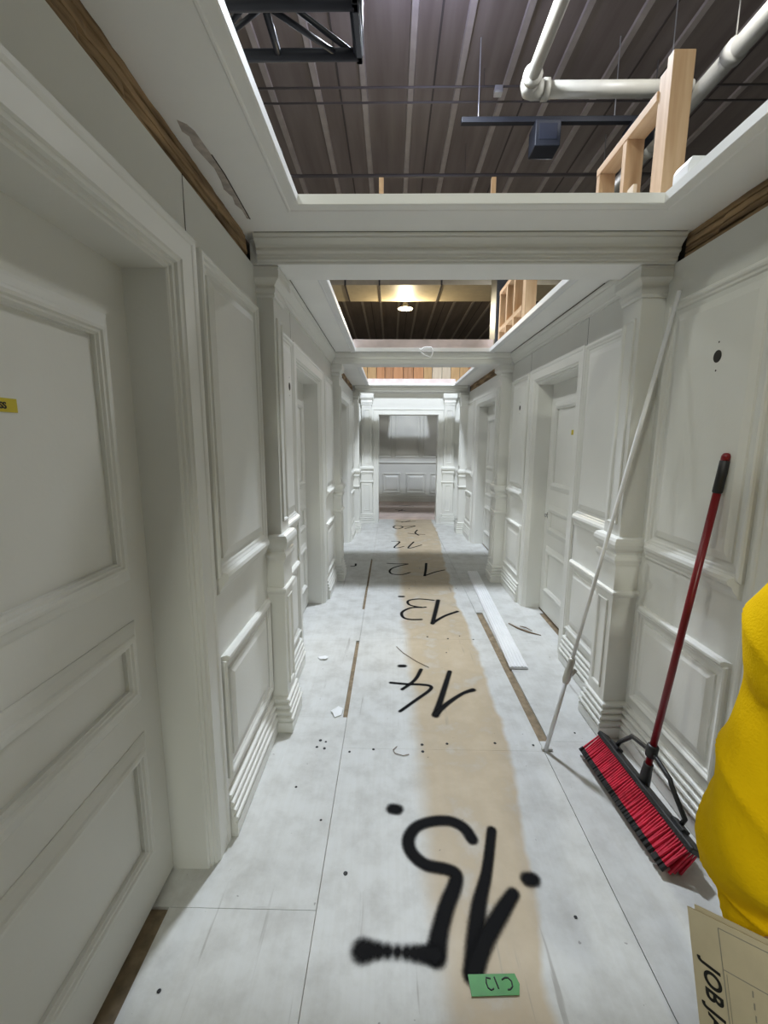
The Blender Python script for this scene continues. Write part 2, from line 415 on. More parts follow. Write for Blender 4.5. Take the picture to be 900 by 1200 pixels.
for side, mp, par in (('L', wl, wall_left), ('R', wr, wall_right)):
    xa, xb = (XL-.22, XL) if side == 'L' else (XR, XR+.22)
    dd = DOORS[side]
    m = MB(); y = -6.4; g = .05
    for a0, a1 in dd:
        m.box(xa, xb, y, a0-g, -.02, ZW); m.box(xa, xb, a0-g, a1+g, 2.04+g, ZW); y = a1+g
    m.box(xa, xb, y, YE+.2, -.02, ZW)
    m.build('wall_board', PAINT, par)
    # raw framing above the wall top, behind the missing or present crown
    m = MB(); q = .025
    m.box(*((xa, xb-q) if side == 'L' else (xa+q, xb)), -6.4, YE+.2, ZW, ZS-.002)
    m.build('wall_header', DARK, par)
    # panelled bays
    bays = {'L': [(1.485, 2.095), (2.325, 2.815), (4.085, 4.615), (4.87, 5.245), (6.63, 7.195), (-1.1, .26)],
            'R': [(1.485, 2.075), (2.335, 2.915), (4.065, 4.615), (4.87, 5.245), (6.64, 7.195), (-1.1, .26)]}[side]
    for a0, a1 in bays: panel_bay(mp, par, a0, a1)
    # hairline joints of the wall boards
    m = MB()
    for u, z0, z1 in {'L': [(1.42, 2.16, 2.33), (2.80, 2.17, 2.33)], 'R': [(2.915, .21, 2.16), (2.925, 2.16, 2.33), (4.055, 2.16, 2.33)]}[side]:
        p = mp(.0008, u-.0022, z0), mp(.0008, u+.0022, z0), mp(.0008, u+.0022, z1), mp(.0008, u-.0022, z1)
        m.add(p, [(0, 1, 2, 3)])
    m.build('board_joint', DARK, par)
    # baseboards
    bb = struct('baseboard_'+('left' if side == 'L' else 'right'))
    segs = {'L': [(-1.5, .285), (1.468, 2.11), (2.295, 2.825), (4.068, 4.65), (4.83, 5.265), (6.605, 7.22), (7.39, YE)],
            'R': [(-1.5, .285), (1.468, 2.11), (2.295, 2.925), (4.045, 4.65), (4.83, 5.265), (6.615, 7.22), (7.39, YE)]}[side]
    for a0, a1 in segs:
        m = MB(); run(m, mp, a0, a1, BASE); m.build('reeded_board', PAINT, bb)
    for i, (a0, a1) in enumerate(dd): door(side, mp, a0, a1, i)
    # crown moulding stays only in the second bay and the vestibule
    cr = struct('trim_%d' % (11 if side == 'L' else 12))
    for a0, a1 in ((2.27, 4.60), (7.36, YE)):
        m = MB(); run(m, mp, a0, a1, CROWN); m.build('crown_moulding', PAINT, cr)
    # exposed lath where the crown is missing
    lath = struct('trim_%d' % (13 if side == 'L' else 14))
    for a0, a1 in ((-.6, 2.035), (4.84, 7.14)):
        zt = [ZW-.006, ZW+.020, ZW+.046, ZW+.074, ZS+.001]
        for j in range(4):
            n = int((a1-a0)/.022); lp = []; w0 = w1 = w2 = 0; notch = 0
            for i in range(n+1):
                u = a0+(a1-a0)*i/n
                w0 = w0*.9+R.uniform(-.0012, .0012); w1 = w1*.9+R.uniform(-.0012, .0012); w2 = w2*.8+R.uniform(-.0014, .0014)
                notch = R.uniform(.004, .010) if R.random() < .035 else notch*.55
                hh = -.004-.0012*j+w2-notch
                lp.append([mp(-.03, u, zt[j]+w0), mp(hh, u, zt[j]+.0015+w0), mp(hh-.002, u, zt[j+1]-.0025+w1), mp(-.03, u, zt[j+1]-.001+w1)])
            m = MB(); m.loops(lp); m.build('exposed_lath', ROUGHWOOD, lath)

peephole(wl, wall_left, 2.665, 1.868); peephole(wr, wall_right, 1.733, 1.872); peephole(wr, wall_right, 4.285, 1.868)

k = 0
for (a0, a1) in PY:
    k += 1; pilaster(wl, a0, a1, PIL_L, k)
    k += 1; pilaster(wr, a0, a1, PIL_R, k)

# end wall with a cased opening
DE0, DE1, DEZ = -.235, .855, 2.02
m = MB()
m.box(XL-.22, DE0-.04, YE, YE+.2, -.02, ZS); m.box(DE1+.04, XR+.22, YE, YE+.2, -.02, ZS); m.box(DE0-.04, DE1+.04, YE, YE+.2, DEZ+.04, ZS)
m.build('wall_board', PAINT, wall_back)
dte = struct('door_7')
m = MB(); casing(m, we, DE0, DE1, DEZ, [(0, -.2), (0, .010), (.006, .016), (.030, .016), (.036, .012), (.085, .012), (.090, .020), (.105, .020), (.108, -.01)])
m.build('casing', PAINT, dte)
pilaster(we, -.550, -.362, .06, 7, (2.19, 2.40)); pilaster(we, .965, 1.150, .06, 8, (2.19, 2.40))
m = MB(); m.box(XL-.22, XR+.22, -6.5, -6.3, -.02, ZS); m.build('wall_board', PAINT, wall_front)

# ------------------------------------------------------------------ room beyond the opening
far = struct('wall_far')
m = MB(); m.box(-1.4, 2.0, 10.75, 10.9, -.02, 2.5); m.box(-1.4, -1.2, YE+.2, 10.75, -.02, 2.5); m.box(1.8, 2.0, YE+.2, 10.75, -.02, 2.5)
m.build('wall_board', PAINT, far)
wf = lambda h, u, z: (u, 10.75-h, z)
for a0, a1 in ((-.83, -.30), (-.22, .24), (.36, .86), (.96, 1.46)):
    m = MB(); frame(m, wf, a0, a1, .26, .76, [(d*1.1, h*1.6) for d, h in PANEL]); m.build('lower_panel', PAINT, far)
for a0, a1 in ((-.83, .02), (.08, .70), (.76, 1.46)):
    m = MB(); frame(m, wf, a0, a1, 1.14, 2.25, PANEL); m.build('upper_panel', PAINT, far)
m = MB(); run(m, wf, -1.2, 1.8, [(-.004, 1.04), (.03, 1.04), (.035, 1.02), (.02, 1.0), (-.004, .98)]); m.build('chair_rail', PAINT, far)
m = MB(); run(m, wf, -1.2, 1.8, [(h, z+.05) for h, z in BASE]); m.build('reeded_board', PAINT, far)

# ------------------------------------------------------------------ floor
floor = struct('floor')
m = MB(); m.box(-1.45, 2.05, -6.4, 10.9, -.03, -.012); m.build('subfloor', SUBFLOOR, floor)
S0, SP = 1.977, 1.2424
def sheet(x0, x1, y0, y1, z=0.0):
    g = .0004
    m = MB(); m.box(x0+g, x1-g, y0+g, y1-g, z-.012, z); return m.build('plywood_sheet', FLOORM, floor)
ys = [S0+SP*i for i in range(-7, 6)]
for a, b in zip(ys, ys[1:]):
    sheet(-.2385, .785, a, b)
Lc = [(-6.4, -.6, -.24), (-.6, 1.203, -.24), (1.203, 1.977, -.24), (1.977, 2.225, -.24), (2.225, 3.178, -.264), (3.178, 3.82, -.24), (3.82, 4.46, -.262), (4.46, 5.557, -.258), (5.557, 7.0, -.24), (7.0, 8.19, -.24)]
for a, b, x in Lc:
    lo_ = -.80 if not (a < 1.2 and b > .5) else -.735
    sheet(lo_, x, a, b, .0012 if (a, b) == (1.203, 1.977) else 0)
Rc = [(-6.4, .9, .787), (.9, 2.052, .787), (2.052, 3.20, .838), (3.20, 3.77, .842), (3.77, 4.46, .787), (4.46, 5.70, .787), (5.70, 6.9, .787), (6.9, 8.19, .787)]
for a, b, x in Rc: sheet(x, 1.40 if not (3.2 <= a < 3.7) else 1.362, a, b)
m = MB(); m.box(-1.2, 1.8, 8.52, 10.75, -.01, .05); m.build('raised_floor_panel', PINK, floor)
m = MB(); m.box(-1.2, 1.8, 8.19, 8.52, -.012, 0); m.build('plywood_sheet', FLOORM, floor)

# ------------------------------------------------------------------ ceiling soffits with rectangular openings
ceil = struct('ceiling')
BEAMS = [(-.2, .0), (2.085, 2.275), (4.62, 4.82), (7.225, 7.385)]
def soffit(y0, y1, oy0, oy1, ox0, ox1, t=.035, lip=.03, raw=False):
    X0, X1 = XL-.022, XR+.022
    m = MB(); z0, z1 = ZS, ZS+t
    m.box(X0, ox0, y0, y1, z0, z1); m.box(ox1, X1, y0, y1, z0, z1)
    m.box(ox0, ox1, y0, oy0, z0, z1); m.box(ox0, ox1, oy1, y1, z0, z1)
    o = m.build('soffit_board', SOFF, ceil)
    # moulded lip around the opening (faces down)
    cm = lambda h, u, z: (u, z, ZS-h)
    m = MB()
    lp = [[cm(h, ox0-d, oy0-d), cm(h, ox1+d, oy0-d), cm(h, ox1+d, oy1+d), cm(h, ox0-d, oy1+d)] for d, h in [(.050, -.002), (.050, .003), (.046, .006), (.040, .006), (.036, .003), (.004, .003), (-.001, .0), (-.001, -lip)]]
    m.loops(lp); m.build('opening_lip', TRIMW if raw else SOFF, ceil)
    if raw:
        m = MB()
        m.box(ox0-.03, ox1+.03, oy1+.004, oy1+.024, ZS+.02, ZS+.115); m.box(ox0-.03, ox1+.03, oy0-.024, oy0-.004, ZS+.02, ZS+.115)
        m.build('opening_upstand', RAWEDGE, ceil)
    return o
soffit(-6.4, -.1, -2.4, -.25, -.36, 1.01)
soffit(-.1, 2.18, .35, 1.793, -.360, 1.010)
soffit(2.18, 4.70, 2.50, 4.510, -.366, .972, raw=True)
soffit(4.70, 7.40, 5.35, 7.270, -.372, 1.000, raw=True)
soffit(7.40, 8.14, 7.60, 8.00, -.56, 1.18)
# far room ceiling with its own opening
m = MB(); z0, z1 = 2.45, 2.49
m.box(-1.2, 0.0, 8.95, 10.75, z0, z1); m.box(.81, 1.8, 8.95, 10.75, z0, z1); m.box(-1.2, -.5, YE+.2, 8.95, z0, z1); m.box(1.2, 1.8, YE+.2, 8.95, z0, z1); m.box(0, .81, 8.95, 9.45, z0, z1); m.box(0, .81, 10.3, 10.75, z0, z1)
m.build('soffit_board', SOFF, ceil)
# peeled patch beside the first opening
pp = [(-.605, 1.355), (-.585, 1.372), (-.575, 1.40), (-.570, 1.50), (-.567, 1.60), (-.572, 1.74), (-.578, 1.90), (-.588, 1.895), (-.586, 1.83), (-.598, 1.79), (-.590, 1.74), (-.603, 1.69), (-.593, 1.64), (-.588, 1.57), (-.600, 1.50), (-.606, 1.46), (-.600, 1.42), (-.612, 1.40)]
m = MB(); m.add([(x, y, ZS-.0012) for x, y in pp]+[(x, y, ZS+.001) for x, y in pp], [tuple(range(len(pp)))]+[(i, (i+1) % len(pp), len(pp)+(i+1) % len(pp), len(pp)+i) for i in range(len(pp))])
tag(m.build('peeled_patch', simple('peeled_ply', (.47, .42, .38), .8, var=.25, scale=30), ceil), 'peeled grey brown paint patch')
m = MB(); dk = pp[3:7]
m.add([(x, y, ZS-.002) for x, y in dk]+[(x+.004, y, ZS-.002) for x, y in reversed(dk)], [tuple(range(2*len(dk)))]); m.build('peeled_edge', DARK, ceil)

# cross beams with cornice on the near face
BCROWN = [(0, -.003), (.006, 0), (.008, .008), (.016, .012), (.018, .022), (.022, .026), (.024, .034), (.034, .040), (.036, .046), (.034, .056), (.042, .066), (.058, .078), (.066, .082), (.066, .088), (.076, .094), (.080, .104), (.080, .1), (0, .1)]
for i, (y0, y1) in enumerate(BEAMS):
    t = struct('trim_%d' % (20+i))
    m = MB(); m.box(XL-.01, XR+.01, y0, y1, ZW-.002, ZS); m.build('beam_box', SOFF, t, bevel=.002)
    if i == 0: continue
    m = MB(); run(m, lambda h, u, z: (u, y0-h, ZW+z*.97), XL+.028, XR-.002 if i == 1 else XR-.03, BCROWN[:-2]+[(.080, .104), (0, .104)]); m.build('cornice', PAINT, t)
    m = MB(); m.box(XL+.035, XR-.01, y0-.079, y0-.06, ZS-.0035, ZS-.0005); m.build('dark_joint', DARK, t)
# open joint above the crown of the second bay
m = MB()
m.box(XR-.062, XR-.058, 2.62, 4.55, ZS-.006, ZS-.001); m.box(XL+.058, XL+.061, 2.4, 4.5, ZS-.005, ZS-.001); m.build('dark_joint', DARK, ceil)

# ------------------------------------------------------------------ warehouse above
roof = struct('ceiling.001')
ZR = 6.15
m = MB(); m.box(-9, 11, -12, 32, ZR, ZR+.1); m.build('roof_deck', ROOF, roof)
P0 = .22
for i in range(-12, 15):
    x = P0+i*.62
    m = MB()
    m.loops([[(x-.045, y, ZR), (x-.035, y, ZR-.03), (x+.035, y, ZR-.03), (x+.045, y, ZR)] for y in (-12, 32)], closed=False)
    m.build('roof_rib', RIB, roof)
m = MB()
for i in range(-12, 15):
    x = P0+i*.62+.30
    if i % 2 == 0: m.box(x-.012, x+.012, -12, 32, ZR-.008, ZR)
m.build('roof_seam', simple('roof_seam', (.06, .048, .04), .8), roof)
m = MB(); m.box(-9, 11, -12, 32, -.12, -.06); m.build('warehouse_slab', CONC, struct('floor.001'))
m = MB(); m.box(-9, 11, 30, 30.2, -.06, ZR); m.build('wall_board', CONC, struct('wall_rear'))

def rod(y, z, r, x0, x1, label, matr=None, cat='conduit', name='conduit'):
    m = MB(); m.tube([(x0, y, z), (x1, y, z)], r, 8)
    for x in (x0+.3, (x0+x1)/2+.13, x1-.3): m.tube([(x, y, z), (x, y, ZR)], .004, 6)
    return tag(m.build(name, matr or METALD, None, smooth=True), label, cat)
METALD = simple('dark_conduit', (.09, .075, .065), .5)
rod(6.25, 5.95, .013, -4, 6, 'thin dark conduit crossing under the roof, nearer of two')
rod(6.50, 5.95, .013, -4, 6, 'thin dark conduit crossing under the roof, farther of two')
rod(7.63, 5.70, .026, -4, 6, 'thicker dark pipe crossing low under the roof behind the conduits', cat='pipe', name='cross_pipe')

# white drain pipe with elbow
pz = 5.2
t = thing('drain_pipe', 'white painted drain pipe with elbow turning across the roof', 'pipe', (1.40, 5.23, pz))
m = MB(); m.tube([(1.40, 1.5, pz), (1.40, 5.17, pz)], .062, 16); m.build('long_run', PIPEM, t, True)
m = MB(); m.tube([(1.46, 5.23, pz), (3.10, 5.23, pz)], .074, 16); m.build('cross_run', PIPEM, t, True)
m = MB(); m.tube([(1.40, 5.08, pz), (1.40, 5.17, pz), (1.415, 5.215, pz), (1.46, 5.23, pz), (1.55, 5.23, pz)], .088, 16)
m.build('elbow', PIPEM, t, True)
for y in (5.05,):
    m = MB(); m.tube([(1.40, y-.03, pz), (1.40, y+.03, pz)], .096, 16); m.build('coupling', PIPEM, t, True)
m = MB(); m.tube([(1.56, 5.23, pz), (1.62, 5.23, pz)], .096, 16); m.build('coupling', PIPEM, t, True)
m = MB(); m.tube([(2.86, 5.23, pz), (2.90, 5.23, pz)], .088, 16); m.tube([(2.88, 5.23, pz+.08), (2.88, 5.23, ZR)], .006, 6); m.build('pipe_hanger', METAL, t)
m = MB(); m.tube([(1.40, 3.6, pz), (1.40, 3.64, pz)], .074, 16); m.tube([(1.40, 3.62, pz+.06), (1.40, 3.62, ZR)], .006, 6); m.build('pipe_hanger', METAL, t)
t = thing('main_pipe', 'large beige main pipe running along the roof at upper right', 'pipe', (3.22, 5, pz))
m = MB(); m.tube([(3.24, 2.5, pz), (3.20, 9.0, pz)], .085, 16); m.build('long_run', PIPEM, t, True)
for y in (4.75, 6.1, 7.4):
    m = MB(); m.tube([(3.22, y, pz), (3.22, y+.10, pz)], .105, 16); m.tube([(3.22, y+.05, pz+.1), (3.22, y+.05, ZR)], .007, 6); m.build('coupling', PIPEM, t, True)

# lighting track with black boxes
t = thing('lighting_track', 'long black lighting track with a cable, hung under the roof at right', 'track', (2.4, 5.85, 5.3))
m = MB(); m.box(.80, 3.06, 5.80, 5.87, 5.27, 5.33); m.build('rail', BLACKM, t, bevel=.004)
m = MB()
for x in (1.0, 2.6): m = MB(); m.tube([(x, 5.83, 5.33), (x, 5.83, ZR)], .006, 6); m.build('hanger_rod', METAL, t)
for x, w, hz, lab in ((1.80, .15, .28, 'black square lighting box under the middle of the track'), (2.90, .13, .22, 'black lighting box at the right end of the track beside the beige pipe')):
    b = thing('lighting_box', lab, 'lighting box', (x, 5.85, 5.26), 'black boxes on the lighting track')
    m = MB(); m.box(x-w, x+w, 5.72, 5.98, 5.25-hz, 5.25); m.build('housing', BLACKM, b, bevel=.012)
    m = MB(); m.box(x-w*.7, x+w*.7, 5.715, 5.722, 5.26-hz*.8, 5.26-hz*.2); m.build('front_plate', simple('dark_glass', (.02, .022, .03), .15), b, bevel=.003)
    m = MB(); m.box(x-.03, x+.03, 5.81, 5.86, 5.25, 5.268); m.build('clamp', METAL, b)
b = thing('junction_box', 'small pale junction box on the thin conduit above the track', 'junction box', (1.30, 6.25, 5.88))
m = MB(); m.box(1.26, 1.36, 6.2, 6.3, 5.86, 5.94); m.build('housing', METAL, b, bevel=.008)
m = MB(); m.box(1.275, 1.345, 6.194, 6.2, 5.875, 5.925); m.build('cover_plate', METAL, b)

# black box truss
t = thing('box_truss', 'black box truss end hanging over the first ceiling opening', 'truss', (-.19, 2.85, 3.81))
def tr(name, pts, r): m = MB(); m.tube(pts, r*1.18, 10); return m.build(name, BLACKM, t, True)
yA, yB, zA, zB, xe, xs_ = 2.69, 3.00, 3.835, 4.145, -.215, -2.6
for y in (yA, yB):
    for z in (zA, zB): tr('chord', [(xs_, y, z), (xe, y, z)], .027)
for y in (yA, yB): tr('end_post', [(xe, y, zA), (xe, y, zB)], .025)
for z in (zA, zB): tr('end_post', [(xe, yA, z), (xe, yB, z)], .025)
for i in range(5):
    x0 = xe-.02-i*.46
    for y in (yA, yB): tr('diagonal', [(x0, y, zB if i % 2 else zA), (x0-.46, y, zA if i % 2 else zB)], .013)
    for z in (zA, zB): tr('diagonal', [(x0-.10, yB if i % 2 == 0 else yA, z), (x0-.46, yA if i % 2 == 0 else yB, z)], .013)
    for z in (zA, zB): tr('cross_bar', [(x0-.46, yA, z), (x0-.46, yB, z)], .018)
m = MB(); m.box(xe-.012, xe+.022, yA-.03, yB+.03, zA-.03, zA+.03); m.box(xe-.012, xe+.022, yA-.03, yB+.03, zB-.03, zB+.03)
m.box(xe-.012, xe+.022, yA-.03, yA+.02, zA-.03, zB+.03); m.box(xe-.012, xe+.022, yB-.02, yB+.03, zA-.03, zB+.03); m.build('end_plate', BLACKM, t, bevel=.004)
m = MB()
for x in (-1.2, -2.2):
    m = MB(); m.tube([(x, yA, zB), (x, (yA+yB)/2, zB+.3), (x, yB, zB)], .008, 6); m.tube([(x, (yA+yB)/2, zB+.3), (x, (yA+yB)/2, ZR)], .008, 6); m.build('suspension_cable', METAL, t)

# duct
t = thing('air_duct', 'long rectangular beige air duct crossing beneath the far roof', 'duct', (.4, 11.8, 5.25))
edges = [-4.2, -2.6, -1.15, -.32, 1.18, 2.65, 4.1]
for a, b in zip(edges, edges[1:]):
    m = MB(); m.box(a+.006, b-.006, 11.2, 12.46, 5.27, 5.86); m.build('duct_section', DUCTM, t, bevel=.01)
m = MB()
for x in edges[1:-1]: m = MB(); m.box(x-.02, x+.02, 11.18, 12.48, 5.25, 5.88); m.tube([(x, 11.17, 5.25), (x, 11.17, ZR)], .012, 6); m.build('flange_strap', METALD, t)

# high bay lamps, together with the added fill lamps
for (lx, ly, lz), pw, col, lab in LAMPS:
    label_up = 'nearest, hanging' in lab
    t = thing('high_bay_or_fill_lamp', lab, 'lamp', (lx, ly, lz))
    m = MB(); m.lathe((lx, ly, lz), [(.06, .30), (.075, .16), (.10, .10), (.20, .045), (.215, .03), (.205, .03), (.19, .035), (.06, .09)], 28)
    m.build('reflector', METAL, t, True)
    m = MB(); m.lathe((lx, ly, lz), [(.055, .085), (.06, .06), (.05, .02), (.02, .0)], 20)
    key = 'lamp_glow_%d' % len(LENS); LENS[key] = emis(key, col, 25 if ly > 0 else 8)
    m.build('bulb', LENS[key], t, True)
    m = MB(); m.tube([(lx, ly, lz+.29), (lx, ly, ZR)], .012, 8); m.build('stem', METAL, t)
    ld = bpy.data.lights.new('lamp_light', 'SPOT'); ld.spot_size = math.radians(168); ld.spot_blend = .12
    if label_up: ld.spot_size = math.radians(172); ld.spot_blend = .55
    ld.energy = pw; ld.color = col; ld.shadow_soft_size = .20
    if label_up or 'glowing' in lab:
        lu = bpy.data.lights.new('lamp_light', 'POINT'); lu.energy = 85; lu.color = (.55, .60, 1.0); lu.shadow_soft_size = .1  # extra point light, added to brighten the roof around the lamp
        l2 = bpy.data.objects.new('lamp_light', lu); COL.objects.link(l2); l2.location = (0, 0, -.2); l2.parent = t
        if not label_up: lu.color = (1.0, .84, .55); lu.energy = 170
    lo = bpy.data.objects.new('lamp_light', ld); COL.objects.link(lo); lo.location = (0, 0, -.14); lo.parent = t

# ------------------------------------------------------------------ framing above the ceiling, right side
def stud_frame(label, y0, y1, ztop, studs, rails, group, post_top, gusset=None, dx=0):
    t = thing('stud_frame', label, 'timber frame', (1.18, y0, ZS+.036), group)
    zb = ZS+.036
    m = MB(); m.box(1.140+dx, 1.229+dx, y0, y0+.042, zb, post_top); m.build('post', STUD, t, bevel=.002)
    m = MB(); m.box(1.146+dx, 1.222+dx, y0+.043, y0+.10, zb, post_top-.03); m.build('post', STUD, t, bevel=.002)
    for y in studs:
        m = MB(); m.box(1.142+dx, 1.228+dx, y, y+.038, zb, ztop-.038); m.build('stud', STUD, t, bevel=.002)
    m = MB(); m.box(1.140+dx, 1.230+dx, y0+.101, y1, ztop-.038, ztop); m.build('top_plate', STUDH, t, bevel=.002)
    for z in rails:
        ss = [y0+.10]+[s for s in studs]+[y1]
        for a, b in zip([y0+.101]+[s+.038 for s in studs], studs):
            m = MB(); m.box(1.142+dx, 1.228+dx, a+.001, b-.001, z, z+.038); m.build('blocking', STUDH, t, bevel=.002)
    if gusset:
        a, b, z = gusset
        m = MB(); m.add([(x, y, q) for x in (1.122, 1.139) for y, q in ((a, zb), (b, zb), (a, z), (a+.05, z))], [(0, 1, 3, 2), (4, 6, 7, 5), (0, 4, 5, 1), (1, 5, 7, 3), (3, 7, 6, 2), (2, 6, 4, 0)]); m.build('gusset', PLYY, t)
    return t
stud_frame('pale timber stud frame with doubled post over the first opening', 2.06, 2.72, 3.05, [2.40, 2.68], [], 'timber frames above the right wall', 3.13, (2.26, 2.52, 2.74))
stud_frame('orange timber stud frame standing over the second opening', 3.73, 4.62, 3.02, [4.06, 4.32, 4.58], [2.63], 'timber frames above the right wall', 3.35, None, -.072)
for x, lab in ((-.058, 'thin pale batten standing on the near beam, left of two'), (.478, 'thin pale batten standing on the near beam, right of two')):
    m = MB(); m.box(x-.011, x+.011, 2.29, 2.31, ZS+.036, 2.79); tag(m.build('batten', STUD, None, bevel=.002), lab, 'batten', 'battens on the near beam')
m = MB(); m.add([(x, y, z) for y in (1.70, 1.79) for x, z in ((1.030, ZS+.0365), (1.175, ZS+.0365), (1.175, ZS+.105), (1.040, ZS+.105), (1.030, ZS+.085))], [(0, 1, 2, 3, 4), (9, 8, 7, 6, 5)]+[(i, (i+1) % 5, 5+(i+1) % 5, 5+i) for i in range(5)])
tag(m.build('offcut_block', TRIMW, None, bevel=.004), 'white offcut block lying on the soffit above the right wall', 'wood offcut')
m = MB(); m.box(-.47, -.374, 1.60, 1.622, ZS+.0365, ZS+.062); m.box(-.40, -.372, 1.598, 1.624, ZS+.0365, ZS+.075)
tag(m.build('clamp', BLACK, None, bevel=.003), 'small black clamp on the left edge of the first opening', 'clamp')
# wall of timber boards beyond the third opening
t = thing('board_wall', 'row of orange brown timber boards standing behind the end wall top', 'timber boards', (.5, 10.8, 2.5))
x = -1.05; tones = [((.50, .30, .13), (.66, .44, .22)), ((.52, .24, .10), (.66, .34, .17)), ((.45, .22, .10), (.6, .32, .17)), ((.62, .50, .36), (.75, .65, .5))]
bw = [wood('board_tone_%d' % i, a, b, 2, .7, 3, .1, .1) for i, (a, b) in enumerate(tones)]
seq = [0, 0, 0, 1, 2, 1, 2, 1, 0, 3, 3, 0, 0, 1]
for i in seq:
    w = R.uniform(.20, .25)
    m = MB(); m.box(x, x+w-.012, 10.80, 10.82, 2.50, 3.85); m.build('board', bw[i], t, bevel=.002); x += w
m = MB(); m.box(-1.05, x, 10.82, 10.86, 2.50, 2.59); m.box(-1.05, x, 10.82, 10.86, 3.7, 3.79); m.build('rail', STUD, t)
t = thing('tall_cabinet', 'tall black cabinet seen through the second opening behind the timber frame', 'cabinet', (1.72, 9.25, -.06))
m = MB(); m.box(2.02, 2.40, 9.0, 9.5, -.06, 4.9); m.build('body', BLACK, t, bevel=.01)
for z in (.05, 1.7, 3.3):
    m = MB(); m.box(2.04, 2.38, 8.985, 9.0, z, z+1.5); m.build('door', BLACK, t, bevel=.006)

# loose white cable loop at the second opening
m = MB(); cp = [(.270, 4.47, 2.45), (.283, 4.47, 2.435), (.31, 4.465, 2.455), (.342, 4.462, 2.462), (.385, 4.462, 2.458), (.402, 4.462, 2.425), (.392, 4.462, 2.385), (.378, 4.462, 2.365), (.35, 4.465, 2.375), (.312, 4.468, 2.392), (.285, 4.47, 2.42)]
m.tube(cp, .006, 8); tag(m.build('cable', WHITEPAPER, None, True), 'loose white cable loop dangling from the second opening edge', 'cable')

# ------------------------------------------------------------------ door hardware and labels
d3 = None
t = thing('door_lock', 'round chrome lock on the recessed door of the right wall', 'lock', (1.405, 3.80, .91))
def disc(mb, c, r, x0, x1, n=20): mb.tube([(x0, c[0], c[1]), (x1, c[0], c[1])], r, n)
m = MB(); disc(m, (3.80, .905), .030, 1.404, 1.393); m.build('rosette', CHROME, t, True)
m = MB(); disc(m, (3.80, .905), .012, 1.393, 1.372); m.tube([(1.372, 3.80, .905), (1.366, 3.80, .905)], .016, 16); m.build('knob', CHROME, t, True)
m = MB(); disc(m, (3.80, .86), .010, 1.404, 1.397, 14); m.build('keyhole', BLACK, t, True)

def text(s, loc, xdir, ydir, size, m, name, parent=None, shear=0, bold=0, sx=1.0, thick=.0004, space=1.0):
    cu = bpy.data.curves.new(name, 'FONT'); cu.body = s; cu.size = size; cu.shear = shear; cu.offset = bold; cu.extrude = thick; cu.space_character = space
    tmp = bpy.data.objects.new(name, cu); COL.objects.link(tmp)
    me = bpy.data.meshes.new_from_object(tmp.evaluated_get(bpy.context.evaluated_depsgraph_get()))
    bpy.data.objects.remove(tmp)
    xd, yd = Vector(xdir).normalized(), Vector(ydir).normalized(); n = xd.cross(yd)
    mt = Matrix((xd*sx, yd, n)).transposed().to_4x4(); mt.translation = Vector(loc)
    me.transform(mt); me.materials.clear(); me.materials.append(m)
    o = bpy.data.objects.new(name, me); COL.objects.link(o)
    if parent:
        o.parent = parent; w = Vector((0, 0, 0)); p = parent
        while p: w = w+p.location; p = p.parent
        o.location = -w
    return o

t = thing('tape_label', 'yellow tape label with black characters on the near left door', 'tape label', (XL-.15, .87, 1.615))
dx = XL-.155
m = MB(); m.box(dx+.0004, dx+.0018, .78, .914, 1.604, 1.632); m.build('tape', YELTAPE, t)
text('SS', (dx+.0022, .871, 1.611), (0, 1, 0), (0, 0, 1), .018, INK, 'lettering', t, bold=.0006)
t = thing('tape_label', 'tiny yellow and dark tape label on the recessed right door', 'tape label', (XR+.154, 3.39, 1.62))
dx = XR+.155
m = MB(); m.box(dx-.002, dx-.0004, 3.34, 3.45, 1.602, 1.640); m.build('tape', YELTAPE, t)
m = MB(); m.box(dx-.0026, dx-.0021, 3.345, 3.405, 1.606, 1.636); m.build('lettering', INK, t)

